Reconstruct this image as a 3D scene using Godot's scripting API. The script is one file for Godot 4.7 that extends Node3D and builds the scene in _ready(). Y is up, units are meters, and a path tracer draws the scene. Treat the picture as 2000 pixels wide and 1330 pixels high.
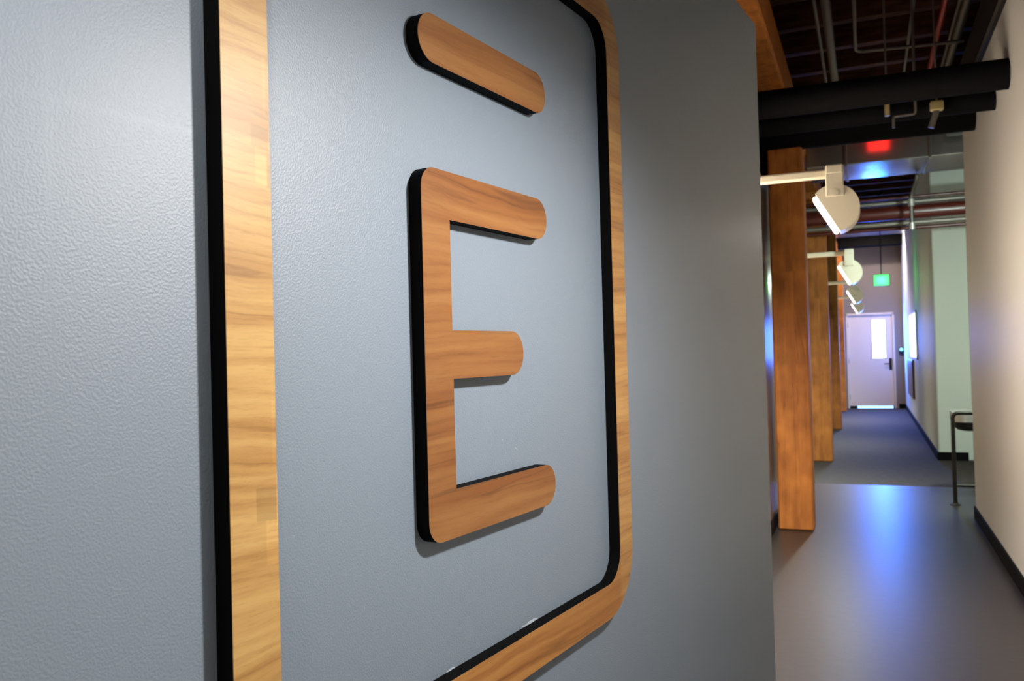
extends Node3D
# A partition wall with a wooden sign beside a narrow corridor. Metres, y up, corridor runs along -z.

const EYE := 1.42
const WALL_ANGLE := 7.8          # the partition turns into the corridor by this many degrees
const WALL_DIST := 0.825         # from the eye to the partition's painted face

# blocks of paler and darker veneer in the left strip: x from, x to, y from, y to (metres down from 2.3), tone
const PATCHES := [[0.088, 0.116, 0.588, 0.615, 0.92], [0.094, 0.114, 0.616, 0.66, 1.06], [0.114, 0.123, 0.625, 0.665, 0.91], [0.108, 0.114, 0.50, 0.575, 1.04], [0.085, 0.118, 1.035, 1.075, 0.91], [0.118, 0.124, 1.02, 1.085, 1.08], [0.10, 0.12, 1.076, 1.13, 1.06], [0.112, 0.118, 0.93, 1.01, 1.04], [0.119, 0.124, 1.12, 1.15, 0.85]]
var M := {}
var used := {}

# ------------------------------------------------------------------ helpers
func numbered(called: String) -> String:
	var n: int = used.get(called, 0)
	used[called] = n + 1
	return called if n == 0 else "%s_%03d" % [called, n]

func st_new() -> SurfaceTool:
	var st := SurfaceTool.new()
	st.begin(Mesh.PRIMITIVE_TRIANGLES)
	return st

func tri(st: SurfaceTool, a: Vector3, b: Vector3, c: Vector3, na: Vector3, nb: Vector3, nc: Vector3) -> void:
	# counter-clockwise from outside in; stored clockwise
	for p in [[a, na], [c, nc], [b, nb]]:
		st.set_normal(p[1])
		st.set_uv(Vector2(p[0].x, -p[0].y))
		st.add_vertex(p[0])

func face(st: SurfaceTool, pts: Array, centre: Vector3) -> void:
	# a convex flat polygon, turned away from centre
	var m := Vector3.ZERO
	for p in pts:
		m += p
	m /= pts.size()
	var n: Vector3 = (pts[1] - pts[0]).cross(pts[2] - pts[0]).normalized()
	if n.length() < 0.5:
		return
	var q := pts.duplicate()
	if n.dot(m - centre) < 0.0:
		n = -n
		q.reverse()
	for i in range(1, q.size() - 1):
		tri(st, q[0], q[i], q[i + 1], n, n, n)

func cbox(st: SurfaceTool, c: Vector3, size: Vector3, b := 0.004, turn := Basis.IDENTITY) -> void:
	# a box with chamfered edges
	var h := size / 2.0
	b = minf(b, minf(h.x, minf(h.y, h.z)) * 0.9)
	var P := func(sx: int, sy: int, sz: int, ax: int) -> Vector3:
		var v := Vector3(sx * h.x, sy * h.y, sz * h.z)
		for k in 3:
			if k != ax:
				v[k] -= b * [sx, sy, sz][k]
		return c + turn * v
	for ax in 3:
		for s in [-1, 1]:
			var pts := []
			for q in [[-1, -1], [1, -1], [1, 1], [-1, 1]]:
				var t := [0, 0, 0]
				t[ax] = s
				t[(ax + 1) % 3] = q[0]
				t[(ax + 2) % 3] = q[1]
				pts.append(P.call(t[0], t[1], t[2], ax))
			face(st, pts, c)
		for s1 in [-1, 1]:
			for s2 in [-1, 1]:
				var a := (ax + 1) % 3
				var d := (ax + 2) % 3
				var t0 := [0, 0, 0]
				t0[a] = s1
				t0[d] = s2
				var lo := t0.duplicate()
				var hi := t0.duplicate()
				lo[ax] = -1
				hi[ax] = 1
				face(st, [P.call(lo[0], lo[1], lo[2], a), P.call(hi[0], hi[1], hi[2], a), P.call(hi[0], hi[1], hi[2], d), P.call(lo[0], lo[1], lo[2], d)], c)
	for sx in [-1, 1]:
		for sy in [-1, 1]:
			for sz in [-1, 1]:
				face(st, [P.call(sx, sy, sz, 0), P.call(sx, sy, sz, 1), P.call(sx, sy, sz, 2)], c)

func span(st: SurfaceTool, lo: Vector3, hi: Vector3, b := 0.004) -> void:
	cbox(st, (lo + hi) / 2.0, (hi - lo).abs(), b)

func tube(st: SurfaceTool, path: Array, r: float, sides := 14, caps := true) -> void:
	var rings := []
	var n := path.size()
	var up := Vector3.UP
	for i in n:
		var d: Vector3 = ((path[mini(i + 1, n - 1)] - path[i]).normalized() + (path[i] - path[maxi(i - 1, 0)]).normalized()).normalized()
		if i == 0:
			up = Vector3.UP if absf(d.y) < 0.9 else Vector3.RIGHT
		var x := up.cross(d).normalized()
		up = d.cross(x).normalized()
		var ring := []
		for k in sides:
			var a := TAU * k / sides
			ring.append([path[i] + (x * cos(a) + up * sin(a)) * r, x * cos(a) + up * sin(a)])
		rings.append(ring)
	for i in n - 1:
		for k in sides:
			var a: Array = rings[i][k]
			var b: Array = rings[i][(k + 1) % sides]
			var c: Array = rings[i + 1][(k + 1) % sides]
			var d2: Array = rings[i + 1][k]
			tri(st, a[0], b[0], c[0], a[1], b[1], c[1])
			tri(st, a[0], c[0], d2[0], a[1], c[1], d2[1])
	if caps:
		var mid: Vector3 = (path[0] + path[n - 1]) / 2.0
		if n > 2:
			mid = path[1]
		face(st, rings[0].map(func(v): return v[0]), path[1])
		face(st, rings[n - 1].map(func(v): return v[0]), path[n - 2])

func bend(a: Vector3, corner: Vector3, b: Vector3, r: float, steps := 7) -> Array:
	# the rounded corner of a bent pipe
	var p := corner + (a - corner).normalized() * r
	var q := corner + (b - corner).normalized() * r
	var out := []
	for i in steps + 1:
		var t := float(i) / steps
		out.append(p.lerp(corner, t).lerp(corner.lerp(q, t), t))
	return out

func prism(st: SurfaceTool, poly: PackedVector2Array, z0: float, z1: float, xf := Transform3D.IDENTITY, smooth := false) -> void:
	# an outline in x and y, pushed from z0 to z1
	var p := poly
	if Geometry2D.is_polygon_clockwise(p):
		p = p.duplicate()
		p.reverse()
	var idx := Geometry2D.triangulate_polygon(p)
	var nf := xf.basis * Vector3.BACK
	for i in range(0, idx.size(), 3):
		var a := p[idx[i]]
		var b := p[idx[i + 1]]
		var c := p[idx[i + 2]]
		if (b - a).cross(c - a) < 0.0:
			var t := b
			b = c
			c = t
		cap(st, [a, b, c], z1, nf, xf)
		cap(st, [a, c, b], z0, -nf, xf)
	sides_of(st, p, z0, z1, xf, smooth, 1.0)

func cap(st: SurfaceTool, q: Array, z: float, n: Vector3, xf: Transform3D) -> void:
	for k in [0, 2, 1]:
		var v: Vector2 = q[k]
		st.set_normal(n)
		st.set_uv(Vector2(v.x, -v.y))
		st.add_vertex(xf * Vector3(v.x, v.y, z))

func sides_of(st: SurfaceTool, p: PackedVector2Array, z0: float, z1: float, xf: Transform3D, smooth: bool, out: float) -> void:
	var n := p.size()
	var nn := []
	for i in n:
		var e := p[(i + 1) % n] - p[i]
		nn.append(Vector2(e.y, -e.x).normalized() * out)
	for i in n:
		var j := (i + 1) % n
		var na: Vector2 = nn[i]
		var nb: Vector2 = nn[i]
		if smooth:
			var before: Vector2 = nn[(i + n - 1) % n]
			var after: Vector2 = nn[j]
			if before.dot(na) > 0.8:
				na = (na + before).normalized()
			if after.dot(nb) > 0.8:
				nb = (nb + after).normalized()
		var a := Vector3(p[i].x, p[i].y, z0)
		var b := Vector3(p[j].x, p[j].y, z0)
		var c := Vector3(p[j].x, p[j].y, z1)
		var d := Vector3(p[i].x, p[i].y, z1)
		var wa := xf.basis * Vector3(na.x, na.y, 0)
		var wb := xf.basis * Vector3(nb.x, nb.y, 0)
		var q := [[a, wa], [b, wb], [c, wb], [d, wa]]
		if out < 0.0:
			q.reverse()
		for t in [[0, 2, 1], [0, 3, 2]]:
			for k in t:
				st.set_normal(q[k][1])
				st.set_uv(Vector2(q[k][0].x, -q[k][0].y))
				st.add_vertex(xf * q[k][0])

func arc(c: Vector2, r: float, a0: float, a1: float, n := 14) -> PackedVector2Array:
	var out := PackedVector2Array()
	for i in n + 1:
		var a := deg_to_rad(lerpf(a0, a1, float(i) / n))
		out.append(c + Vector2(cos(a), sin(a)) * r)
	return out

func rounded(lo: Vector2, hi: Vector2, r: float, n := 16) -> PackedVector2Array:
	var p := PackedVector2Array()
	p.append_array(arc(Vector2(hi.x - r, hi.y - r), r, 0, 90, n))
	p.append_array(arc(Vector2(lo.x + r, hi.y - r), r, 90, 180, n))
	p.append_array(arc(Vector2(lo.x + r, lo.y + r), r, 180, 270, n))
	p.append_array(arc(Vector2(hi.x - r, lo.y + r), r, 270, 360, n))
	return p

func ring(st: SurfaceTool, outer: PackedVector2Array, inner: PackedVector2Array, z0: float, z1: float) -> void:
	var n := outer.size()
	for i in n:
		var j := (i + 1) % n
		for q in [[outer[i], outer[j], inner[j]], [outer[i], inner[j], inner[i]]]:
			cap(st, q, z1, Vector3.BACK, Transform3D.IDENTITY)
			cap(st, [q[0], q[2], q[1]], z0, Vector3.FORWARD, Transform3D.IDENTITY)
	sides_of(st, outer, z0, z1, Transform3D.IDENTITY, true, 1.0)
	sides_of(st, inner, z0, z1, Transform3D.IDENTITY, true, -1.0)

func lathe(st: SurfaceTool, prof: Array, seg: int, xf: Transform3D) -> void:
	# profile of Vector2(radius, height) from bottom to top, round the y axis
	for i in prof.size() - 1:
		var a: Vector2 = prof[i]
		var b: Vector2 = prof[i + 1]
		var e := (b - a).normalized()
		var n2 := Vector2(e.y, -e.x)
		var na := n2
		var nb := n2
		if i > 0:
			var e0: Vector2 = (a - prof[i - 1]).normalized()
			var m := Vector2(e0.y, -e0.x)
			if m.dot(n2) > 0.7:
				na = (m + n2).normalized()
		if i < prof.size() - 2:
			var e1: Vector2 = (prof[i + 2] - b).normalized()
			var m1 := Vector2(e1.y, -e1.x)
			if m1.dot(n2) > 0.7:
				nb = (m1 + n2).normalized()
		for k in seg:
			var u := TAU * k / seg
			var v := TAU * (k + 1) / seg
			var P := func(q: Vector2, t: float) -> Vector3: return xf * Vector3(q.x * cos(t), q.y, -q.x * sin(t))
			var Nn := func(q: Vector2, t: float) -> Vector3: return (xf.basis * Vector3(q.x * cos(t), q.y, -q.x * sin(t))).normalized()
			if a.x > 1e-6:
				tri(st, P.call(a, u), P.call(a, v), P.call(b, v), Nn.call(na, u), Nn.call(na, v), Nn.call(nb, v))
			if b.x > 1e-6:
				tri(st, P.call(a, u), P.call(b, v), P.call(b, u), Nn.call(na, u), Nn.call(nb, v), Nn.call(nb, u))

func obj(called: String, st: SurfaceTool, m: Material, parent: Node = null) -> MeshInstance3D:
	var o := MeshInstance3D.new()
	o.mesh = st.commit()
	o.material_override = m
	if parent == null:
		o.name = numbered(called)
		add_child(o)
	else:
		o.name = called
		parent.add_child(o, true)
	return o

func thing(called: String, label: String, category: String, at := Vector3.ZERO, group := "") -> Node3D:
	var o := Node3D.new()
	o.name = numbered(called)
	add_child(o)
	o.position = at
	return tag(o, label, category, group)

func tag(o: Node3D, label: String, category: String, group := "", kind := "") -> Node3D:
	o.set_meta("label", label)
	o.set_meta("category", category)
	if group != "":
		o.set_meta("group", group)
	if kind != "":
		o.set_meta("kind", kind)
	return o

func struct(called: String, st: SurfaceTool, m: Material, label: String, category: String) -> MeshInstance3D:
	var o := obj(called, st, m)
	tag(o, label, category, "", "structure")
	return o

func paint(c: Color, rough := 0.6, metal := 0.0, spec := 0.5) -> StandardMaterial3D:
	var m := StandardMaterial3D.new()
	m.albedo_color = c
	m.roughness = rough
	m.metallic = metal
	m.metallic_specular = spec
	return m

func glow(c: Color, e: float) -> StandardMaterial3D:
	var m := paint(Color(0.9, 0.9, 0.9), 0.5)
	m.emission_enabled = true
	m.emission = c
	m.emission_energy_multiplier = e
	return m

func noise_tex(freq: float, seed_: int, size := 512, octaves := 4, kind := FastNoiseLite.TYPE_SIMPLEX_SMOOTH, ramp: Gradient = null) -> NoiseTexture2D:
	var f := FastNoiseLite.new()
	f.noise_type = kind
	f.frequency = freq
	f.seed = seed_
	f.fractal_octaves = octaves
	var t := NoiseTexture2D.new()
	t.width = size
	t.height = size
	t.seamless = true
	t.noise = f
	if ramp:
		t.color_ramp = ramp
	return t

func gradient(stops: Array) -> Gradient:
	var g := Gradient.new()
	var off := PackedFloat32Array()
	var col := PackedColorArray()
	for s in stops:
		off.append(s[0])
		col.append(s[1])
	g.offsets = off
	g.colors = col
	return g

# ------------------------------------------------------------------ textures that show wood grain
func veneer_image() -> Image:
	# horizontal figure of a wood veneer; 1.30 m wide, 1.50 m high
	var w := 1024
	var h := 1280
	var big := FastNoiseLite.new()
	big.seed = 11
	big.frequency = 1.0
	big.fractal_octaves = 2
	var fine := FastNoiseLite.new()
	fine.seed = 5
	fine.frequency = 1.0
	fine.fractal_octaves = 2
	var data := PackedByteArray()
	data.resize(w * h * 3)
	var light := Color(0.74, 0.515, 0.295)
	var mid := Color(0.64, 0.40, 0.21)
	var dark := Color(0.43, 0.27, 0.15)
	var k := 0
	for y in h:
		var Y := y * 1.5 / h
		for x in w:
			var X := x * 1.3 / w
			var warp := big.get_noise_2d(X * 1.3, Y * 2.2) * 0.022 + big.get_noise_2d(X * 9.0 + 3.0, Y * 14.0) * 0.0022
			var v := Y + warp
			var a := big.get_noise_2d(X * 0.55 + 40.0, v * 15.0)           # broad bands
			var b := fine.get_noise_2d(X * 2.0, v * 62.0)                   # growth rings
			var c := fine.get_noise_2d(X * 26.0 + 9.0, v * 420.0)          # pores
			var rings := fine.get_noise_2d(X * 0.8 + 70.0, v * 30.0)
			var line := (1.0 - smoothstep(0.0, 0.11, absf(rings))) * smoothstep(-0.15, 0.4, a)
			var col := light.lerp(mid, clampf(0.5 + a * 0.85 + b * 0.4, 0.0, 1.0))
			# paler, yellower veneer towards both upright strips of the border
			var pale_edge := maxf(1.0 - smoothstep(0.125, 0.22, X), 0.55 * smoothstep(1.17, 1.20, X))
			col = col.lerp(Color(0.835, 0.655, 0.42).lerp(Color(0.735, 0.535, 0.315), clampf(0.5 + a * 0.9 + b * 0.5, 0.0, 1.0)), pale_edge)
			var tone := 1.0
			for q in PATCHES:
				if X > q[0] and X < q[1] and Y > q[2] + (X - q[0]) * 0.08 and Y < q[3] + (X - q[0]) * 0.1:
					tone *= q[4]
			col *= tone
			var ray := fine.get_noise_2d(X * 7.0 + 31.0, v * 190.0)
			col = col.lerp(dark, clampf(line * (0.5 - 0.2 * pale_edge) + c * 0.13 + maxf(b, 0.0) * 0.2 * (1.0 - 0.4 * pale_edge) + ray * 0.12, 0.0, 1.0))
			data[k] = int(clampf(col.r, 0, 1) * 255.0)
			data[k + 1] = int(clampf(col.g, 0, 1) * 255.0)
			data[k + 2] = int(clampf(col.b, 0, 1) * 255.0)
			k += 3
	return Image.create_from_data(w, h, false, Image.FORMAT_RGB8, data)

func timber_image() -> Image:
	# upright grain of old fir timber; 0.5 m wide, 2 m high
	var w := 256
	var h := 512
	var f := FastNoiseLite.new()
	f.seed = 21
	f.frequency = 1.0
	f.fractal_octaves = 3
	var data := PackedByteArray()
	data.resize(w * h * 3)
	var k := 0
	for y in h:
		for x in w:
			var X := x * 0.5 / w
			var Y := y * 2.0 / h
			var a := f.get_noise_2d(X * 17.0 + f.get_noise_2d(X * 2.0, Y * 0.8) * 0.5, Y * 0.55)
			var b := f.get_noise_2d(X * 150.0 + 7.0, Y * 5.0)
			var s := f.get_noise_2d(X * 4.0 + 90.0, Y * 3.0)
			var col := Color(0.74, 0.46, 0.205).lerp(Color(0.50, 0.285, 0.115), clampf(0.38 + a * 0.22 + b * 0.12 + s * 0.5 + (1.0 - smoothstep(0.0, 0.035, absf(a - 0.22))) * 0.45, 0.0, 1.0))
			data[k] = int(col.r * 255.0)
			data[k + 1] = int(col.g * 255.0)
			data[k + 2] = int(col.b * 255.0)
			k += 3
	return Image.create_from_data(w, h, false, Image.FORMAT_RGB8, data)

func materials() -> void:
	var peel := noise_tex(0.045, 3, 1024, 3)
	# the partition: satin grey-blue paint with an orange-peel roller texture
	var g := paint(Color(0.46, 0.505, 0.55), 0.5, 0.0, 0.6)
	g.uv1_triplanar = true
	g.uv1_scale = Vector3(5.0, 5.0, 5.0)
	g.heightmap_enabled = true
	g.heightmap_texture = peel
	g.heightmap_scale = 0.04
	g.clearcoat_enabled = true
	g.clearcoat = 0.25
	g.clearcoat_roughness = 0.42
	M.grey_paint = g
	var wp := paint(Color(0.83, 0.825, 0.81), 0.55, 0.0, 0.35)
	wp.uv1_triplanar = true
	wp.uv1_scale = Vector3(3.0, 3.0, 3.0)
	wp.heightmap_enabled = true
	wp.heightmap_texture = peel
	wp.heightmap_scale = 0.015
	M.white_paint = wp
	M.gloss_paint = paint(Color(0.84, 0.865, 0.82), 0.6, 0.0, 0.12)
	M.end_paint = paint(Color(0.53, 0.49, 0.46), 0.5)
	M.lobby_paint = paint(Color(0.72, 0.70, 0.67), 0.7)
	M.side_paint = paint(Color(0.72, 0.67, 0.61), 0.7)
	M.dimmed_side_paint = paint(Color(0.46, 0.39, 0.30), 0.3, 0.0, 0.35)  # darker copy of the corridor wall colour, holding down the lamp hot spot
	var ven := paint(Color(0.91, 0.93, 0.89), 0.42, 0.0, 0.45)
	ven.albedo_texture = ImageTexture.create_from_image(veneer_image())
	ven.uv1_scale = Vector3(1.0 / 1.3, 1.0 / 1.5, 1.0)
	ven.uv1_offset = Vector3(-0.66 / 1.3, 2.3 / 1.5, 0)
	ven.texture_repeat = true
	M.veneer = ven
	var lv: StandardMaterial3D = ven.duplicate()
	lv.albedo_color = Color(0.76, 0.755, 0.75)
	M.letter_veneer = lv
	M.black_edge = paint(Color(0.018, 0.018, 0.02), 0.75, 0.0, 0.2)
	M.rubber = paint(Color(0.03, 0.03, 0.03), 0.75, 0.0, 0.25)
	var tim := paint(Color.WHITE, 0.62, 0.0, 0.35)
	tim.albedo_texture = ImageTexture.create_from_image(timber_image())
	tim.uv1_triplanar = true
	tim.uv1_scale = Vector3(2.0, 0.5, 2.0)
	M.timber = tim
	var deck := paint(Color(0.33, 0.21, 0.135), 0.8, 0.0, 0.2)
	deck.albedo_texture = noise_tex(0.02, 31, 256, 4, FastNoiseLite.TYPE_SIMPLEX_SMOOTH, gradient([[0.0, Color(0.6, 0.6, 0.6)], [1.0, Color(1, 1, 1)]]))
	deck.uv1_triplanar = true
	deck.uv1_scale = Vector3(0.5, 3.0, 3.0)
	M.deck = deck
	var fl := paint(Color(0.20, 0.185, 0.17), 0.30, 0.0, 0.42)
	fl.albedo_texture = noise_tex(0.03, 51, 512, 5, FastNoiseLite.TYPE_SIMPLEX_SMOOTH, gradient([[0.0, Color(0.84, 0.83, 0.82)], [0.5, Color(0.93, 0.92, 0.91)], [1.0, Color(1, 1, 1)]]))
	fl.uv1_triplanar = true
	fl.uv1_scale = Vector3(0.6, 1.0, 1.2)
	fl.roughness = 0.36
	M.floor = fl
	var ff: StandardMaterial3D = fl.duplicate()
	ff.albedo_color = Color(0.30, 0.285, 0.275)
	ff.roughness = 0.8
	ff.metallic_specular = 0.15
	M.far_floor = ff
	M.lamp_white = paint(Color(0.83, 0.80, 0.72), 0.35)
	M.lamp_glow = glow(Color(0.95, 0.98, 1.0), 1.7)
	M.black_pipe = paint(Color(0.06, 0.06, 0.065), 0.9, 0.0, 0.15)
	M.galvanised = paint(Color(0.62, 0.60, 0.58), 0.22, 0.88)
	M.conduit = paint(Color(0.40, 0.385, 0.37), 0.5, 0.8)
	M.rust_pipe = paint(Color(0.30, 0.11, 0.08), 0.3, 0.0, 0.5)
	M.silver_pipe = paint(Color(0.50, 0.48, 0.45), 0.45, 0.5)
	M.red_pipe = paint(Color(0.50, 0.05, 0.07), 0.4)
	M.brass = paint(Color(0.78, 0.72, 0.50), 0.3, 0.6)
	M.steel = paint(Color(0.80, 0.79, 0.77), 0.32, 0.7)
	M.dull_steel = paint(Color(0.20, 0.185, 0.16), 0.45, 0.7)
	M.dark_grey = paint(Color(0.10, 0.095, 0.09), 0.5)
	M.door_paint = paint(Color(0.90, 0.84, 0.78), 0.55)
	M.dark_metal = paint(Color(0.09, 0.09, 0.11), 0.35, 0.5)
	M.pane_glow = glow(Color(0.86, 0.92, 1.0), 9.0)
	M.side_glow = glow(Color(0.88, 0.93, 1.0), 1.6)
	M.gap_glow = glow(Color(0.50, 0.70, 1.0), 3.0)
	M.green_glow = glow(Color(0.10, 0.86, 0.36), 0.75)
	M.green_pale = glow(Color(0.22, 0.92, 0.47), 0.8)
	M.red_glow = glow(Color(1.0, 0.06, 0.04), 5.0)
	M.blue_glow = glow(Color(0.25, 0.80, 1.0), 3.0)
	M.brown_panel = paint(Color(0.33, 0.27, 0.23), 0.4)

# ------------------------------------------------------------------ the wooden sign
var wall_frame: Transform3D       # x along the partition, y up, z out of its face

func sign_piece(called: String, label: String, category: String, poly: PackedVector2Array) -> Node3D:
	var o := thing(called, label, category)
	o.transform = wall_frame
	var core := st_new()
	prism(core, poly, 0.0, 0.0242, Transform3D.IDENTITY, true)
	obj("core", core, M.black_edge, o).set_meta("label", "matt black edge")
	var f := st_new()
	prism(f, poly, 0.0242, 0.025, Transform3D.IDENTITY, true)
	obj("veneer", f, M.letter_veneer, o).set_meta("label", "wood veneer face with horizontal grain")
	return o

func build_sign() -> void:
	# border: a rounded rectangular ring
	var o := thing("sign_border", "large rounded rectangular wooden border with black edges around the letter on the grey wall", "sign border")
	o.transform = wall_frame
	var outer := rounded(Vector2(0.7046, 0.8178), Vector2(1.9202, 2.2618), 0.145)
	var inner := rounded(Vector2(0.7797, 0.8947), Vector2(1.8478, 2.1837), 0.068)
	var core := st_new()
	ring(core, outer, inner, 0.0, 0.0272)
	obj("core", core, M.black_edge, o).set_meta("label", "matt black edge")
	var f := st_new()
	ring(f, outer, inner, 0.0272, 0.028)
	obj("veneer", f, M.veneer, o).set_meta("label", "wood veneer face with horizontal grain")
	# the letter
	var x0 := 1.1040
	var x1 := 1.1822
	var top := 1.7248
	var bot := 1.1194
	var r := 0.035
	var p := PackedVector2Array()
	var arm := func(y0: float, y1: float, xe: float) -> void:
		var q := (y1 - y0) / 2.0
		p.append_array(arc(Vector2(xe - q, y0 + q), q, -90, 90, 22))
	p.append_array(arc(Vector2(x0 + r, bot + r), r, 180, 270))
	arm.call(bot, 1.1990, 1.5375)
	p.append(Vector2(x1, 1.1990))
	p.append(Vector2(x1, 1.3808))
	arm.call(1.3808, 1.4616, 1.4200)
	p.append(Vector2(x1, 1.4616))
	p.append(Vector2(x1, 1.6450))
	arm.call(1.6450, top, 1.5285)
	p.append_array(arc(Vector2(x0 + r, top - r), r, 90, 180))
	sign_piece("sign_letter", "wooden capital letter E with black edges mounted on the grey wall", "sign letter", p)
	# the bar over it
	var b := PackedVector2Array()
	var hb := (1.9779 - 1.8972) / 2.0
	b.append_array(arc(Vector2(1.1060 + hb, 1.8972 + hb), hb, 90, 270, 22))
	b.append_array(arc(Vector2(1.5372 - hb, 1.8972 + hb), hb, -90, 90, 22))
	sign_piece("sign_bar", "short wooden bar with rounded ends above the letter E", "sign bar", b)

# ------------------------------------------------------------------ wall lamps
func lamp_parts(o: Node3D, reach: float, energy: float, down := 30.0, beam := 70.0, tint := Color(1.0, 0.975, 0.94), lower := 8.0) -> void:
	# the lamp head hangs at the origin; the arm runs to -x; the glowing face looks down to -x
	var a := st_new()
	span(a, Vector3(minf(reach, -0.039), 0.168, -0.022), Vector3(maxf(reach, 0.047), 0.212, 0.022), 0.008)
	obj("arm", a, M.lamp_white, o)
	var pl := st_new()
	cbox(pl, Vector3(reach - signf(reach) * 0.008, 0.19, 0), Vector3(0.016, 0.12, 0.12), 0.005)
	obj("wall_plate", pl, M.lamp_white, o)
	var y := st_new()
	cbox(y, Vector3(0.004, 0.135, 0.086), Vector3(0.086, 0.155, 0.010), 0.004)
	cbox(y, Vector3(0.004, 0.195, 0.03), Vector3(0.086, 0.05, 0.13), 0.008)
	obj("bracket", y, M.lamp_white, o)
	var kn := st_new()
	tube(kn, [Vector3(0.004, 0.075, 0.08), Vector3(0.004, 0.075, 0.096)], 0.018, 18)
	obj("pivot_bolt", kn, M.lamp_white, o)
	# head: a drum cut by a flat face
	var R := 0.121
	var d := 0.039
	var nrm := Vector2(-cos(deg_to_rad(down)), -sin(deg_to_rad(down)))
	var half := rad_to_deg(acos(d / R))
	var mid := rad_to_deg(nrm.angle())
	var poly := arc(Vector2.ZERO, R, mid + half, mid + 360.0 - half, 44)
	var h := st_new()
	prism(h, poly, -0.078, 0.078, Transform3D.IDENTITY, true)
	obj("head", h, M.lamp_white, o)
	var l := st_new()
	var tang := Vector3(nrm.y, -nrm.x, 0.0)
	var nn := Vector3(nrm.x, nrm.y, 0.0)
	cbox(l, nn * (d + 0.013), Vector3(0.024, 0.212, 0.14), 0.008, Basis(nn, tang, nn.cross(tang)))
	obj("lens", l, M.lamp_glow, o).set_meta("label", "glowing white lens")
	var s := SpotLight3D.new()
	s.name = "lamp_light"
	o.add_child(s)
	s.position = nn * (d + 0.045)
	# the lens throws its beam a little lower than it faces
	s.basis = Basis(tang.cross(-nn), tang, -nn) * Basis(Vector3.RIGHT, deg_to_rad(-lower))
	s.light_energy = energy
	s.light_color = tint
	s.spot_angle = beam
	s.spot_angle_attenuation = 0.8
	s.spot_range = 12.0
	s.spot_attenuation = 2.0
	s.light_size = 0.05
	s.shadow_enabled = true

# ------------------------------------------------------------------ build
func _ready() -> void:
	# camera
	var cam := Camera3D.new()
	cam.name = "camera"
	add_child(cam)
	cam.position = Vector3(0, EYE, 0)
	cam.rotation_order = EULER_ORDER_YXZ
	cam.rotation_degrees = Vector3(0.8827, 22.34, -1.5294)
	cam.fov = rad_to_deg(2.0 * atan(665.0 / 1677.6))
	cam.near = 0.05
	cam.far = 80.0
	var lens := CameraAttributesPhysical.new()
	lens.frustum_focal_length = 12.0 / (665.0 / 1677.6)
	lens.frustum_focus_distance = 1.55
	lens.frustum_near = 0.05
	lens.frustum_far = 80.0
	lens.exposure_aperture = 8.0
	cam.attributes = lens
	cam.current = true
	# environment: an indoor scene, the night side of the panes stays dark
	var we := WorldEnvironment.new()
	we.name = "environment"
	var env := Environment.new()
	env.background_mode = Environment.BG_COLOR
	env.background_color = Color(0.02, 0.02, 0.025)
	env.tonemap_mode = Environment.TONE_MAPPER_LINEAR
	env.tonemap_exposure = 1.0
	env.sdfgi_enabled = true
	env.ssao_enabled = true
	env.ssil_enabled = true
	we.environment = env
	add_child(we)
	# daylight through the end door's narrow pane
	var day := AreaLight3D.new()
	day.name = "door_daylight"
	add_child(day)
	day.area_size = Vector2(0.26, 0.84)
	day.position = Vector3(0.28, 1.53, -20.44)
	day.rotation_degrees = Vector3(0, 180, 0)
	day.light_color = Color(0.20, 0.44, 1.0)
	day.light_energy = 16.0
	day.area_range = 40.0
	day.shadow_enabled = true
	# fill light: unseen lamps added in the lobby behind the camera
	for q in [[Vector3(-1.6, 3.35, 1.6), 8.0], [Vector3(0.1, 3.35, 2.6), 8.0]]:
		lobby_fill_lamp(q[0], q[1])

	materials()
	var ang := deg_to_rad(WALL_ANGLE)
	var along := Vector3(sin(ang), 0, -cos(ang))
	var out := Vector3(cos(ang), 0, sin(ang))
	wall_frame = Transform3D(Basis(along, Vector3.UP, out), -out * WALL_DIST)

	build_room()
	build_sign()
	build_corridor()
	build_ceiling_services()

func lobby_fill_lamp(at: Vector3, energy: float) -> void:
	var o := thing("added_fill_lamp", "round white fill lamp added out of view in the lobby behind the sign wall" if at.x < -1.0 else "round white fill lamp added out of view at the corridor mouth", "lamp", at)
	var a := st_new()
	lathe(a, [Vector2(0.0, 0.04), Vector2(0.2, 0.04), Vector2(0.21, 0.05), Vector2(0.21, 0.09), Vector2(0.0, 0.09)], 32, Transform3D.IDENTITY)
	obj("housing", a, paint(Color(0.8, 0.8, 0.78), 0.4), o)
	var r := st_new()
	tube(r, [Vector3(0, 0.08, 0), Vector3(0, 0.86, 0)], 0.012)
	obj("rod", r, paint(Color(0.6, 0.6, 0.6), 0.4), o)
	var d := st_new()
	lathe(d, [Vector2(0.0, 0.0), Vector2(0.17, 0.012), Vector2(0.195, 0.04), Vector2(0.0, 0.04)], 32, Transform3D.IDENTITY)
	obj("diffuser", d, glow(Color(1.0, 0.93, 0.84), 1.5), o)
	var l := SpotLight3D.new()
	l.name = "lamp_light"
	o.add_child(l)
	l.position = Vector3(0, -0.03, 0)
	l.rotation_degrees = Vector3(-90, 0, 0)
	l.spot_angle = 85.0
	l.spot_range = 15.0
	l.spot_attenuation = 2.0
	l.light_size = 0.18
	l.light_color = Color(1.0, 0.92, 0.82)
	l.light_energy = energy
	l.shadow_enabled = true

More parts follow.
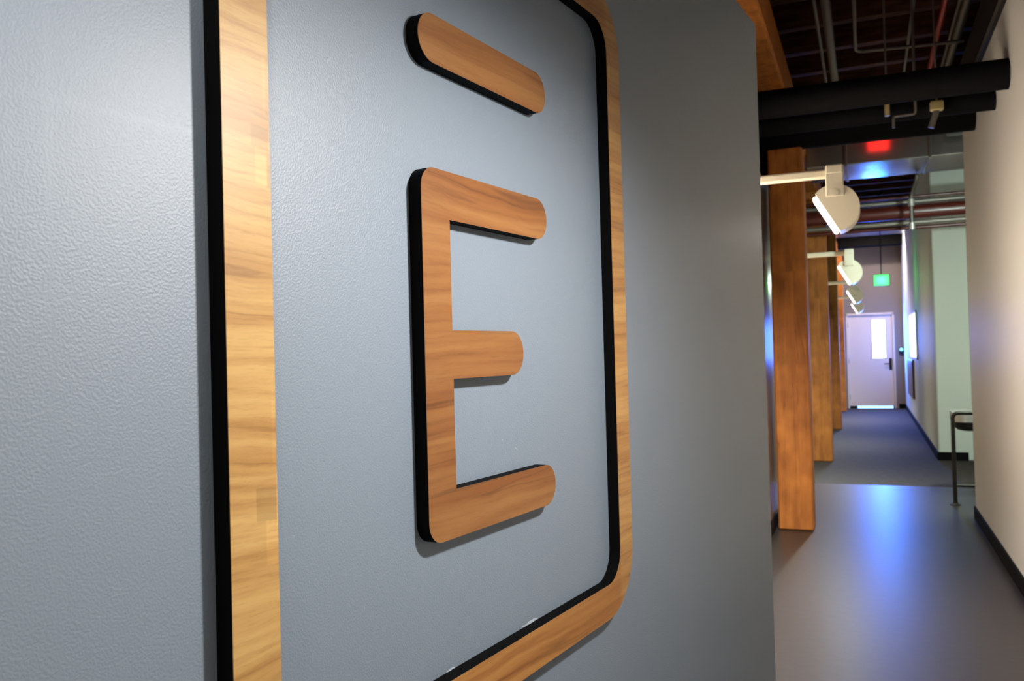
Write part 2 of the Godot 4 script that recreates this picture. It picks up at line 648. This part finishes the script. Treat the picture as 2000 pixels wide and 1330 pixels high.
func build_room() -> void:
	var s := st_new()
	span(s, Vector3(-4.2, -0.1, -9.4), Vector3(4.7, 0.0, 4.2), 0.0)
	struct("floor", s, M.floor, "dark grey polished floor with blue window light in the near corridor", "floor")
	s = st_new()
	span(s, Vector3(-4.2, -0.1, -21.2), Vector3(4.7, 0.0, -9.4), 0.0)
	struct("floor", s, M.far_floor, "duller grey floor of the far half of the corridor", "floor")
	s = st_new()
	span(s, Vector3(-4.2, 4.2, -21.2), Vector3(4.7, 4.4, 4.2), 0.0)
	var ceil := struct("ceiling", s, M.deck, "dark brown timber ceiling deck with joists above the corridor", "ceiling")
	var js := st_new()
	span(js, Vector3(-4.15, 3.9, -0.045), Vector3(4.65, 4.2, 0.045), 0.006)
	var jm := js.commit()
	for k in 33:
		var j := MeshInstance3D.new()
		j.mesh = jm
		j.material_override = M.deck
		j.name = "joist"
		j.position = Vector3(0, 0, -0.97 - 0.61 * k)
		ceil.add_child(j, true)
	# the partition that carries the sign
	s = st_new()
	span(s, Vector3(-3.6, 0, -0.2), Vector3(3.385, 2.685, 0.0), 0.006)
	var w := struct("wall_left", s, M.grey_paint, "grey-blue painted partition wall that carries the wooden sign", "wall")
	w.transform = wall_frame
	# chipped white scuffs in the paint, along the border's lower edge and right of the letter
	var chip := paint(Color(0.70, 0.73, 0.77), 0.6)
	var rng := RandomNumberGenerator.new()
	rng.seed = 4
	for q in [[1.468, 0.8975, 0.024, 0.0034, 0.0], [1.440, 0.8965, 0.010, 0.0022, 0.0], [1.190, 0.8963, 0.014, 0.0018, 0.0], [1.376, 1.2600, 0.004, 0.0007, -48.0], [1.425, 1.2380, 0.006, 0.0008, -40.0]]:
		var pts := PackedVector2Array()
		for k in 14:
			var t := TAU * k / 14.0
			pts.append((Vector2(cos(t) * q[2], sin(t) * q[3]) * rng.randf_range(0.6, 1.15)).rotated(deg_to_rad(q[4])) + Vector2(q[0], q[1]))
		var cs := st_new()
		prism(cs, pts, 0.0, 0.0004)
		obj("paint_scuff", cs, chip, w)
	# corridor walls
	s = st_new()
	span(s, Vector3(-0.86, 0, -5.7), Vector3(-0.70, 2.75, -3.2), 0.004)
	struct("wall_corridor", s, M.side_paint, "pale wall just behind the end of the sign partition", "wall")
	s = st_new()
	span(s, Vector3(-0.86, 0, -20.6), Vector3(-0.70, 2.75, -5.7), 0.004)  # same wall carried on, its dimness put into the colour
	struct("wall_corridor_dimmed", s, M.dimmed_side_paint, "corridor wall behind the timber columns, coloured browner to dim the lamp glare", "wall")
	s = st_new()
	span(s, Vector3(0.78, 0, -7.8), Vector3(0.95, 3.31, 4.0), 0.012)
	struct("wall_right", s, M.white_paint, "warm white painted wall on the right edge of the view", "wall")
	s = st_new()
	span(s, Vector3(1.15, 0, -11.6), Vector3(1.30, 3.9, -7.8), 0.004)
	struct("wall_alcove", s, M.white_paint, "pale wall at the back of the drinking fountain alcove", "wall")
	s = st_new()
	span(s, Vector3(0.78, 0, -20.6), Vector3(1.30, 3.9, -11.54), 0.012)
	struct("wall_pier", s, M.gloss_paint, "pale greenish glossy wall beyond the drinking fountain", "wall")
	s = st_new()
	span(s, Vector3(-4.2, 0, -20.75), Vector3(-0.39, 4.2, -20.6), 0.0)
	span(s, Vector3(0.60, 0, -20.75), Vector3(4.7, 4.2, -20.6), 0.0)
	span(s, Vector3(-0.39, 2.11, -20.75), Vector3(0.60, 4.2, -20.6), 0.0)
	struct("wall_end", s, M.end_paint, "beige end wall of the corridor around the white door", "wall")
	s = st_new()
	span(s, Vector3(-4.2, 0, 4.0), Vector3(4.7, 4.2, 4.2), 0.0)
	struct("wall_back", s, M.lobby_paint, "plain lobby wall facing the end of the corridor", "wall")
	s = st_new()
	span(s, Vector3(-4.2, 0, -20.6), Vector3(-4.0, 4.2, 4.0), 0.0)
	struct("wall_outer_left", s, M.lobby_paint, "plain outer wall behind the sign partition", "wall")
	s = st_new()
	span(s, Vector3(4.5, 0, -20.6), Vector3(4.7, 4.2, 4.0), 0.0)
	struct("wall_outer_right", s, M.lobby_paint, "plain outer wall beyond the alcove", "wall")
	# baseboards
	s = st_new()
	span(s, Vector3(0.766, 0, -7.8), Vector3(0.78, 0.1, 3.9), 0.003)
	struct("baseboard_right", s, M.rubber, "black rubber baseboard along the warm white right wall", "baseboard")
	s = st_new()
	span(s, Vector3(0.766, 0, -20.58), Vector3(0.78, 0.1, -11.54), 0.003)
	span(s, Vector3(0.766, 0, -11.54), Vector3(1.10, 0.1, -11.526), 0.003)
	struct("baseboard_pier", s, M.rubber, "black rubber baseboard around the pale greenish wall", "baseboard")
	s = st_new()
	span(s, Vector3(-0.70, 0, -20.58), Vector3(-0.686, 0.1, -3.4), 0.003)
	struct("baseboard_left", s, M.rubber, "black rubber baseboard behind the timber columns", "baseboard")
	s = st_new()
	span(s, Vector3(0.645, 0, -20.6), Vector3(0.765, 0.1, -20.585), 0.003)
	struct("baseboard_end", s, M.rubber, "short black baseboard right of the white end door", "baseboard")

func build_corridor() -> void:
	# timber columns
	var labels := ["orange timber column nearest the grey wall, full height, grain and cracks showing", "second timber column, just behind the nearest one", "third timber column along the left of the corridor", "last timber column beside the white end door"]
	var zs := [-6.96, -11.15, -15.45, -19.6]
	for i in 4:
		var s := st_new()
		span(s, Vector3(-0.665, 0, zs[i] - 0.27), Vector3(-0.405, 3.32, zs[i]), 0.012)
		var o := obj("timber_column", s, M.timber)
		tag(o, labels[i], "column", "timber columns along the corridor", "structure")
	var b := st_new()
	span(b, Vector3(-0.80, 3.32, -20.0), Vector3(-0.49, 3.60, -3.6), 0.012)
	tag(obj("timber_beam", b, M.timber), "long timber beam resting on the columns along the left", "beam", "", "structure")
	b = st_new()
	span(b, Vector3(0.75, 3.315, -8.85), Vector3(1.02, 3.60, 3.9), 0.012)
	tag(obj("timber_beam", b, M.dark_grey), "beam along the top of the right wall, coloured dark in place of shade", "beam", "", "structure")  # unlit timber: its shade is put into the dark colour
	b = st_new()
	span(b, Vector3(-0.70, 3.49, -19.9), Vector3(0.775, 3.88, -19.6), 0.012)
	tag(obj("timber_beam", b, M.black_pipe), "dark header beam crossing above the end door", "beam", "", "structure")  # shade put into the near-black colour, against the added panel's light

	# wall lamps down the left side
	var ll := ["white arm lamp nearest the camera, large glowing lens beside the first column", "second white arm lamp, smaller, hanging left of the green exit sign", "third white arm lamp, partly hidden below the second one", "fourth and farthest white arm lamp, a small bright tip near the end wall"]
	var first: Node3D
	for i in 4:
		var at := Vector3(-0.124, 2.12, -4.75 - 4.2 * i)
		var o: Node3D
		if i == 0:
			o = thing("wall_lamp", ll[0], "lamp", at, "white arm lamps along the corridor")
			lamp_parts(o, -0.575, 15.0, 30.0, 81.0, Color(1.0, 0.985, 0.96), 15.0)
			first = o
		else:
			o = first.duplicate()
			o.name = numbered("wall_lamp")
			add_child(o)
			o.position = at
			o.set_meta("label", ll[i])
			for l in o.get_children():
				if l is SpotLight3D:
					l.light_energy = [15.0, 9.0, 8.0, 9.0][i]
					l.light_color = Color(0.97, 1.0, 0.97)
	# the one that lights the sign hangs from the right wall, just out of the picture
	var sl := thing("wall_lamp", "white arm lamp on the right wall that lights the wooden sign", "lamp", Vector3(0.305, 2.09, -1.30), "white arm lamps along the corridor")
	lamp_parts(sl, 0.475, 2.75, 62.0, 80.0, Color(1.0, 0.985, 0.97))
	var sl2 := thing("wall_lamp", "second white arm lamp on the right wall, lighting the wall left of the sign", "lamp", Vector3(-0.18, 2.30, -0.16), "white arm lamps along the corridor")
	lamp_parts(sl2, 0.96, 1.5, 4.0, 74.0, Color(1.0, 0.985, 0.97))

	# unseen lamps: one inferred in the alcove, one added to brighten the end door
	var al := thing("alcove_light", "white wall light inside the drinking fountain alcove", "lamp", Vector3(1.05, 2.35, -7.82))
	var sa := st_new()
	span(sa, Vector3(-0.09, -0.3, -0.04), Vector3(0.09, 0.3, 0.02), 0.01)
	obj("housing", sa, M.lamp_white, al)
	sa = st_new()
	span(sa, Vector3(-0.07, -0.28, -0.06), Vector3(0.07, 0.28, -0.038), 0.01)
	obj("diffuser", sa, glow(Color(0.92, 1.0, 0.86), 1.3), al)
	panel_light(al, Vector3(0, 0, -0.075), Vector3(-42, 0, 0), Vector2(0.13, 0.5), Color(0.90, 1.0, 0.97), 12.0)
	var el := thing("added_ceiling_panel", "flat ceiling lamp added out of view to brighten the end door", "lamp", Vector3(0.2, 3.75, -18.85))
	sa = st_new()
	span(sa, Vector3(-0.3, 0, -0.1), Vector3(0.3, 0.06, 0.1), 0.008)
	span(sa, Vector3(-0.01, 0.06, -0.01), Vector3(0.01, 0.4, 0.01), 0.0)
	obj("housing", sa, M.lamp_white, el)
	sa = st_new()
	span(sa, Vector3(-0.28, -0.012, -0.08), Vector3(0.28, 0.002, 0.08), 0.004)
	obj("diffuser", sa, glow(Color(1.0, 0.93, 0.87), 1.3), el)
	panel_light(el, Vector3(0, -0.02, 0), Vector3(-90, 0, 0), Vector2(0.56, 0.16), Color(1.0, 0.93, 0.88), 6.5)

	# end door
	var d := thing("door_1", "white end door with a narrow bright window", "door", Vector3(0, 0, -20.66))
	d.set_meta("kind", "structure")
	var s2 := st_new()
	var x0 := -0.35
	var x1 := 0.56
	span(s2, Vector3(x0, 0.052, -0.022), Vector3(0.15, 2.06, 0.022), 0.002)
	span(s2, Vector3(0.41, 0.052, -0.022), Vector3(x1, 2.06, 0.022), 0.002)
	span(s2, Vector3(0.15, 0.052, -0.022), Vector3(0.41, 1.11, 0.022), 0.002)
	span(s2, Vector3(0.15, 1.95, -0.022), Vector3(0.41, 2.06, 0.022), 0.002)
	obj("door_leaf", s2, M.door_paint, d)
	s2 = st_new()
	span(s2, Vector3(-0.39, 0, -0.05), Vector3(-0.352, 2.10, 0.075), 0.004)
	span(s2, Vector3(0.562, 0, -0.05), Vector3(0.60, 2.10, 0.075), 0.004)
	span(s2, Vector3(-0.39, 2.065, -0.05), Vector3(0.60, 2.11, 0.075), 0.004)
	obj("door_frame", s2, M.door_paint, d)
	s2 = st_new()
	span(s2, Vector3(0.15, 1.11, -0.006), Vector3(0.41, 1.95, 0.006), 0.0)
	obj("bright_pane", s2, M.pane_glow, d).set_meta("label", "tall narrow pane bright with daylight")
	s2 = st_new()
	for q in [[Vector3(0.138, 1.098, 0.02), Vector3(0.152, 1.962, 0.03)], [Vector3(0.408, 1.098, 0.02), Vector3(0.422, 1.962, 0.03)], [Vector3(0.15, 1.098, 0.02), Vector3(0.41, 1.112, 0.03)], [Vector3(0.15, 1.948, 0.02), Vector3(0.41, 1.962, 0.03)]]:
		span(s2, q[0], q[1], 0.002)
	obj("window_trim", s2, M.door_paint, d)
	s2 = st_new()
	span(s2, Vector3(0.475, 0.84, 0.022), Vector3(0.535, 1.10, 0.034), 0.005)
	var lev := obj("lock_plate", s2, M.dark_metal, d)
	s2 = st_new()
	tube(s2, [Vector3(0.505, 0.98, 0.03), Vector3(0.505, 0.98, 0.075)], 0.012)
	var pts := [Vector3(0.505, 0.98, 0.07), Vector3(0.40, 0.98, 0.075), Vector3(0.375, 0.978, 0.07)]
	tube(s2, pts, 0.011)
	obj("lever", s2, M.dark_metal, lev)
	for hy in [0.25, 1.05, 1.85]:
		s2 = st_new()
		tube(s2, [Vector3(-0.352, hy - 0.05, 0.03), Vector3(-0.352, hy + 0.05, 0.03)], 0.009, 10)
		obj("hinge", s2, M.dull_steel, d)
	s2 = st_new()
	span(s2, Vector3(x0 + 0.15, 0.0, -0.01), Vector3(x1 - 0.03, 0.05, 0.012), 0.001)
	obj("daylight_gap", s2, M.gap_glow, d).set_meta("label", "strip of daylight under the door")

	# card reader
	var cr := thing("card_reader", "small card reader with a lit blue spot right of the end door", "card reader", Vector3(0.725, 1.25, -20.6))
	s2 = st_new()
	cbox(s2, Vector3(0, 0, 0.018), Vector3(0.085, 0.16, 0.036), 0.01)
	obj("housing", s2, M.dark_metal, cr)
	s2 = st_new()
	lathe(s2, [Vector2(0.0, 0.0), Vector2(0.034, 0.0), Vector2(0.034, 0.006), Vector2(0.026, 0.012), Vector2(0.0, 0.013)], 24, Transform3D(Basis(Vector3.RIGHT, PI / 2), Vector3(0, 0.035, 0.034)))
	obj("indicator_light", s2, M.blue_glow, cr).set_meta("label", "lit pale blue indicator")

	# glowing strip added for the door window's reflection in the pale wall
	var sw := thing("window_1", "tall glowing strip added where the pale wall mirrors the end door window", "window", Vector3(0.78, 1.15, -16.4))
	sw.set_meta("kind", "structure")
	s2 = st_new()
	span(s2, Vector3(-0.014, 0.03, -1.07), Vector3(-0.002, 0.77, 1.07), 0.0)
	obj("bright_pane", s2, M.side_glow, sw)
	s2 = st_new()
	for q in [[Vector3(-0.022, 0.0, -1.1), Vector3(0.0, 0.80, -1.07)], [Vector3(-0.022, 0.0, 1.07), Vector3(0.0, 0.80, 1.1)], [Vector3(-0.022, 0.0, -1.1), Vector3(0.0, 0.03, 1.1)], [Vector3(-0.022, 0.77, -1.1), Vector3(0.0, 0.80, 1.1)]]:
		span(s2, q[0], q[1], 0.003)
	obj("strip_frame", s2, M.door_paint, sw)

	# brown panel on the pale wall near the end
	s2 = st_new()
	span(s2, Vector3(0.745, 0.44, -18.5), Vector3(0.78, 1.12, -16.6), 0.006)
	tag(obj("wall_panel", s2, M.brown_panel), "narrow brown panel low on the pale wall near the end door", "panel")

	# green exit sign
	var ex := thing("exit_sign", "lit green exit sign hanging in front of the end wall", "exit sign", Vector3(0.28, 2.475, -15.5))
	s2 = st_new()
	cbox(s2, Vector3.ZERO, Vector3(0.25, 0.19, 0.035), 0.008)
	obj("housing", s2, M.dark_grey, ex)
	s2 = st_new()
	cbox(s2, Vector3(0, 0, 0.019), Vector3(0.236, 0.176, 0.008), 0.003)
	obj("lit_panel", s2, M.green_glow, ex).set_meta("label", "glowing green face")
	letters("EXIT", 0.085, M.green_pale, ex, Vector3(0, 0, 0.0235))
	s2 = st_new()
	tube(s2, [Vector3(0, 0.09, 0), Vector3(0, 1.73, 0)], 0.009)
	obj("stem", s2, M.dark_grey, ex)
	var gl := OmniLight3D.new()
	gl.name = "sign_light"
	ex.add_child(gl)
	gl.position = Vector3(0, 0, 0.09)
	gl.light_color = Color(0.15, 1.0, 0.4)
	gl.light_energy = 0.12
	gl.omni_range = 8.0
	gl.omni_attenuation = 2.0
	gl.light_size = 0.1
	gl.shadow_enabled = true

	# drinking fountain and its guard rail
	var df := thing("drinking_fountain", "stainless drinking fountain with a dark underside behind the guard rail", "drinking fountain", Vector3(0.94, 0.615, -8.85))
	s2 = st_new()
	var plan := rounded(Vector2(-0.23, -0.24), Vector2(0.21, 0.24), 0.11, 12)
	var flat := Transform3D(Basis(Vector3.RIGHT, -PI / 2), Vector3.ZERO)
	prism(s2, plan, 0.085, 0.165, flat, true)
	obj("basin", s2, M.steel, df)
	s2 = st_new()
	var loops := []
	for q in [[0.0, 0.62], [0.012, 0.82], [0.035, 0.93], [0.085, 0.985]]:
		loops.append([q[0], q[1]])
	for i in loops.size() - 1:
		for k in plan.size():
			var a := plan[k]
			var c := plan[(k + 1) % plan.size()]
			var f0: float = loops[i][1]
			var f1: float = loops[i + 1][1]
			var h0: float = loops[i][0]
			var h1: float = loops[i + 1][0]
			face(s2, [Vector3(a.x * f0, h0, -a.y * f0), Vector3(c.x * f0, h0, -c.y * f0), Vector3(c.x * f1, h1, -c.y * f1), Vector3(a.x * f1, h1, -a.y * f1)], Vector3(0, 0.2, 0))
	obj("underside", s2, M.dark_grey, df)
	s2 = st_new()
	span(s2, Vector3(-0.05, 0.09, 0.235), Vector3(0.01, 0.16, 0.252), 0.006)
	obj("push_bar", s2, M.dull_steel, df)
	s2 = st_new()
	tube(s2, [Vector3(0.1, 0.16, -0.1), Vector3(0.1, 0.2, -0.1), Vector3(0.07, 0.225, -0.1), Vector3(0.03, 0.215, -0.1)], 0.012, 12)
	obj("spout", s2, M.steel, df)
	s2 = st_new()
	span(s2, Vector3(0.13, -0.12, -0.2), Vector3(0.21, 0.4, 0.2), 0.006)
	obj("back_panel", s2, M.steel, df)
	var gr := thing("guard_rail", "bent tubular metal guard rail standing before the drinking fountain", "rail", Vector3(0.685, 0, -8.4))
	s2 = st_new()
	var path := [Vector3(0, 0.0, 0)]
	path.append_array(bend(Vector3(0, 0.0, 0), Vector3(0, 0.80, 0), Vector3(0.46, 0.80, 0), 0.055))
	path.append(Vector3(0.465, 0.80, 0))
	tube(s2, path, 0.017, 16)
	obj("rail", s2, M.dull_steel, gr)
	s2 = st_new()
	tube(s2, [Vector3(0.0, 0.17, 0), Vector3(0.465, 0.17, 0)], 0.011, 12)
	obj("lower_rail", s2, M.dull_steel, gr)
	s2 = st_new()
	lathe(s2, [Vector2(0.0, 0.0), Vector2(0.042, 0.0), Vector2(0.042, 0.006), Vector2(0.022, 0.014), Vector2(0.018, 0.03), Vector2(0.0, 0.03)], 20, Transform3D.IDENTITY)
	obj("floor_flange", s2, M.dull_steel, gr)

func panel_light(o: Node3D, at: Vector3, turn: Vector3, size: Vector2, c: Color, energy: float) -> void:
	var l := AreaLight3D.new()
	l.name = "lamp_light"
	o.add_child(l)
	l.position = at
	l.rotation_degrees = turn
	l.area_size = size
	l.area_range = 20.0
	l.area_normalize_energy = true
	l.light_color = c
	l.light_energy = energy
	l.shadow_enabled = true

func letters(text: String, size: float, m: Material, parent: Node3D, at: Vector3) -> void:
	var f := SystemFont.new()
	f.font_names = PackedStringArray(["Droid Sans"])
	f.font_weight = 700
	var tm := TextMesh.new()
	tm.font = f
	tm.text = text
	tm.font_size = 64
	tm.pixel_size = size / 64.0
	tm.depth = 0.004
	tm.curve_step = 2.0
	var o := MeshInstance3D.new()
	o.mesh = tm
	o.material_override = m
	o.name = "lettering"
	parent.add_child(o, true)
	o.position = at

func build_ceiling_services() -> void:
	var s: SurfaceTool
	# black insulated pipes across the corridor
	for q in [[-5.45, 2.90, 0.085, "nearest of three black pipes crossing the corridor, its end reaching far onto the right wall"], [-5.98, 2.895, 0.062, "thinner middle one of three black pipes crossing the corridor"], [-7.0, 3.055, 0.11, "farthest of three black pipes crossing the corridor, behind the pale hangers"]]:
		s = st_new()
		tube(s, [Vector3(-3.95, q[1], q[0]), Vector3(0.80, q[1], q[0])], q[2], 28)
		tag(obj("black_pipe", s, M.black_pipe), q[3], "pipe", "black pipes crossing the corridor")
	# galvanised ducts
	var du := thing("air_duct", "galvanised rectangular air duct crossing the corridor, mirroring red and blue light", "duct", Vector3(0, 3.18, -9.0))
	s = st_new()
	span(s, Vector3(-0.485, 0, -0.85), Vector3(1.15, 0.265, 0), 0.006)
	obj("casing", s, M.galvanised, du)
	for x in [-0.12, 0.62]:
		s = st_new()
		span(s, Vector3(x - 0.012, -0.018, -0.868), Vector3(x + 0.012, 0.283, 0.018), 0.003)
		obj("flange", s, M.galvanised, du)
	var df := thing("air_duct", "flat galvanised duct far down the corridor above the end door", "duct", Vector3(0, 3.60, -18.0))
	s = st_new()
	span(s, Vector3(-0.485, 0, -0.7), Vector3(0.779, 0.17, 0), 0.006)
	obj("casing", s, M.galvanised, df)
	# conduits running along the corridor under the joists
	for q in [[-0.245, 0.012, "conduit", "thin grey conduit left of the thicker one under the ceiling"], [-0.175, 0.032, "conduit", "thick grey conduit running along the ceiling on the left"], [0.37, 0.011, "conduit", "thin grey conduit between the bent one and the red pipe"], [0.565, 0.02, "red_pipe", "thin red sprinkler pipe running along the ceiling"], [0.70, 0.03, "conduit", "thick grey conduit nearest the right wall along the ceiling"], [0.655, 0.012, "conduit", "thin bright conduit clipped beside the thick right one"]]:
		s = st_new()
		tube(s, [Vector3(q[0], 3.70, 3.95), Vector3(q[0], 3.70, -9.95)], q[1], 16)
		var o := obj("sprinkler_pipe" if q[2] == "red_pipe" else "ceiling_conduit", s, M[q[2]])
		tag(o, q[3], "pipe", "pipes along the ceiling")
	s = st_new()
	var path := [Vector3(0.0, 3.645, 3.95)]
	path.append_array(bend(Vector3(0, 3.645, 0), Vector3(0, 3.645, -7.03), Vector3(0.7, 3.645, -7.13), 0.08))
	path.append(Vector3(0.745, 3.645, -7.14))
	tube(s, path, 0.013, 14)
	tag(obj("ceiling_conduit", s, M.conduit), "thin conduit that bends right at a square corner under the ceiling", "pipe", "pipes along the ceiling")
	# pipes across the corridor at the far side of the duct
	for q in [[2.878, 0.078, "rust_pipe", "thick red-brown pipe crossing the corridor beyond the duct", -10.5], [2.99, 0.024, "silver_pipe", "silver pipe just above the thick red-brown one", -10.5], [3.045, 0.016, "rust_pipe", "thin dark pipe uppermost of the crossing bundle", -10.5], [2.758, 0.026, "silver_pipe", "silver pipe just below the thick red-brown one", -10.5], [2.708, 0.02, "rust_pipe", "thin brown pipe lowest of the crossing bundle", -10.56]]:
		s = st_new()
		tube(s, [Vector3(-3.95, q[0], q[4]), Vector3(1.16, q[0], q[4])], q[1], 20)
		tag(obj("cross_pipe", s, M[q[2]]), q[3], "pipe", "pipes crossing the corridor beyond the duct")
	# a conduit drop with couplings
	var dr := thing("conduit_drop", "upright silver conduit with couplings hanging from the duct", "pipe", Vector3(0.50, 2.62, -10.1))
	s = st_new()
	tube(s, [Vector3(0, 0, 0), Vector3(0, 0.36, 0), Vector3(0.03, 0.46, 0.08), Vector3(0.045, 0.50, 0.27), Vector3(0.05, 0.538, 0.29)], 0.02, 14)
	obj("conduit", s, M.conduit, dr)
	for y in [0.05, 0.30]:
		s = st_new()
		tube(s, [Vector3(0, y - 0.035, 0), Vector3(0, y + 0.035, 0)], 0.032, 14)
		obj("coupling", s, M.steel, dr)
	# small fittings below the black pipes
	var f1 := thing("pipe_hanger", "small pale hanger with a bright clip below the black pipes, left one", "pipe hanger", Vector3(0.171, 2.845, -5.86), "pale pipe hangers")
	s = st_new()
	tube(s, [Vector3(0, 0.02, 0), Vector3(0, 1.36, 0)], 0.006, 8)
	obj("rod", s, M.conduit, f1)
	s = st_new()
	tube(s, [Vector3(0, 0, 0), Vector3(0, 0.075, 0)], 0.016, 14)
	obj("clip", s, M.brass, f1)
	var f2 := thing("pipe_hanger", "wider pale hanger with a slanting pipe below the black pipes, right one", "pipe hanger", Vector3(0.45, 2.84, -5.86), "pale pipe hangers")
	s = st_new()
	tube(s, [Vector3(0, 0.05, 0), Vector3(0, 1.36, 0)], 0.006, 8)
	obj("rod", s, M.conduit, f2)
	s = st_new()
	cbox(s, Vector3(0, 0.03, 0), Vector3(0.075, 0.06, 0.05), 0.008)
	obj("clip", s, M.brass, f2)
	s = st_new()
	tube(s, [Vector3(0.0, 0.01, 0), Vector3(-0.035, -0.10, 0)], 0.018, 12)
	obj("pipe_stub", s, M.conduit, f2)
	s = st_new()
	var zc := -5.84
	var up := [Vector3(0.205, 2.76, zc)]
	up.append_array(bend(Vector3(0.205, 2.76, zc), Vector3(0.205, 2.832, zc), Vector3(0.33, 2.832, zc), 0.02, 5))
	up.append_array(bend(Vector3(0.205, 2.832, zc), Vector3(0.33, 2.832, zc), Vector3(0.33, 3.9, zc), 0.02, 5))
	up.append(Vector3(0.33, 4.2, zc))
	tube(s, up, 0.009, 10)
	tag(obj("bent_conduit", s, M.conduit), "thin bent conduit between the two pale pipe hangers", "pipe")
	# red exit sign between the black pipes and the duct
	var ex := thing("exit_sign", "lit red exit sign hanging behind the black pipes before the duct", "exit sign", Vector3(0.14, 3.44, -8.74))
	s = st_new()
	cbox(s, Vector3.ZERO, Vector3(0.30, 0.23, 0.03), 0.006)
	obj("housing", s, M.dark_grey, ex)
	s = st_new()
	cbox(s, Vector3(0.04, 0, -0.017), Vector3(0.19, 0.21, 0.006), 0.002)
	obj("lit_panel", s, M.red_glow, ex).set_meta("label", "glowing red face")
	s = st_new()
	tube(s, [Vector3(0, 0.09, 0), Vector3(0, 0.765, 0)], 0.009)
	obj("stem", s, M.dark_grey, ex)
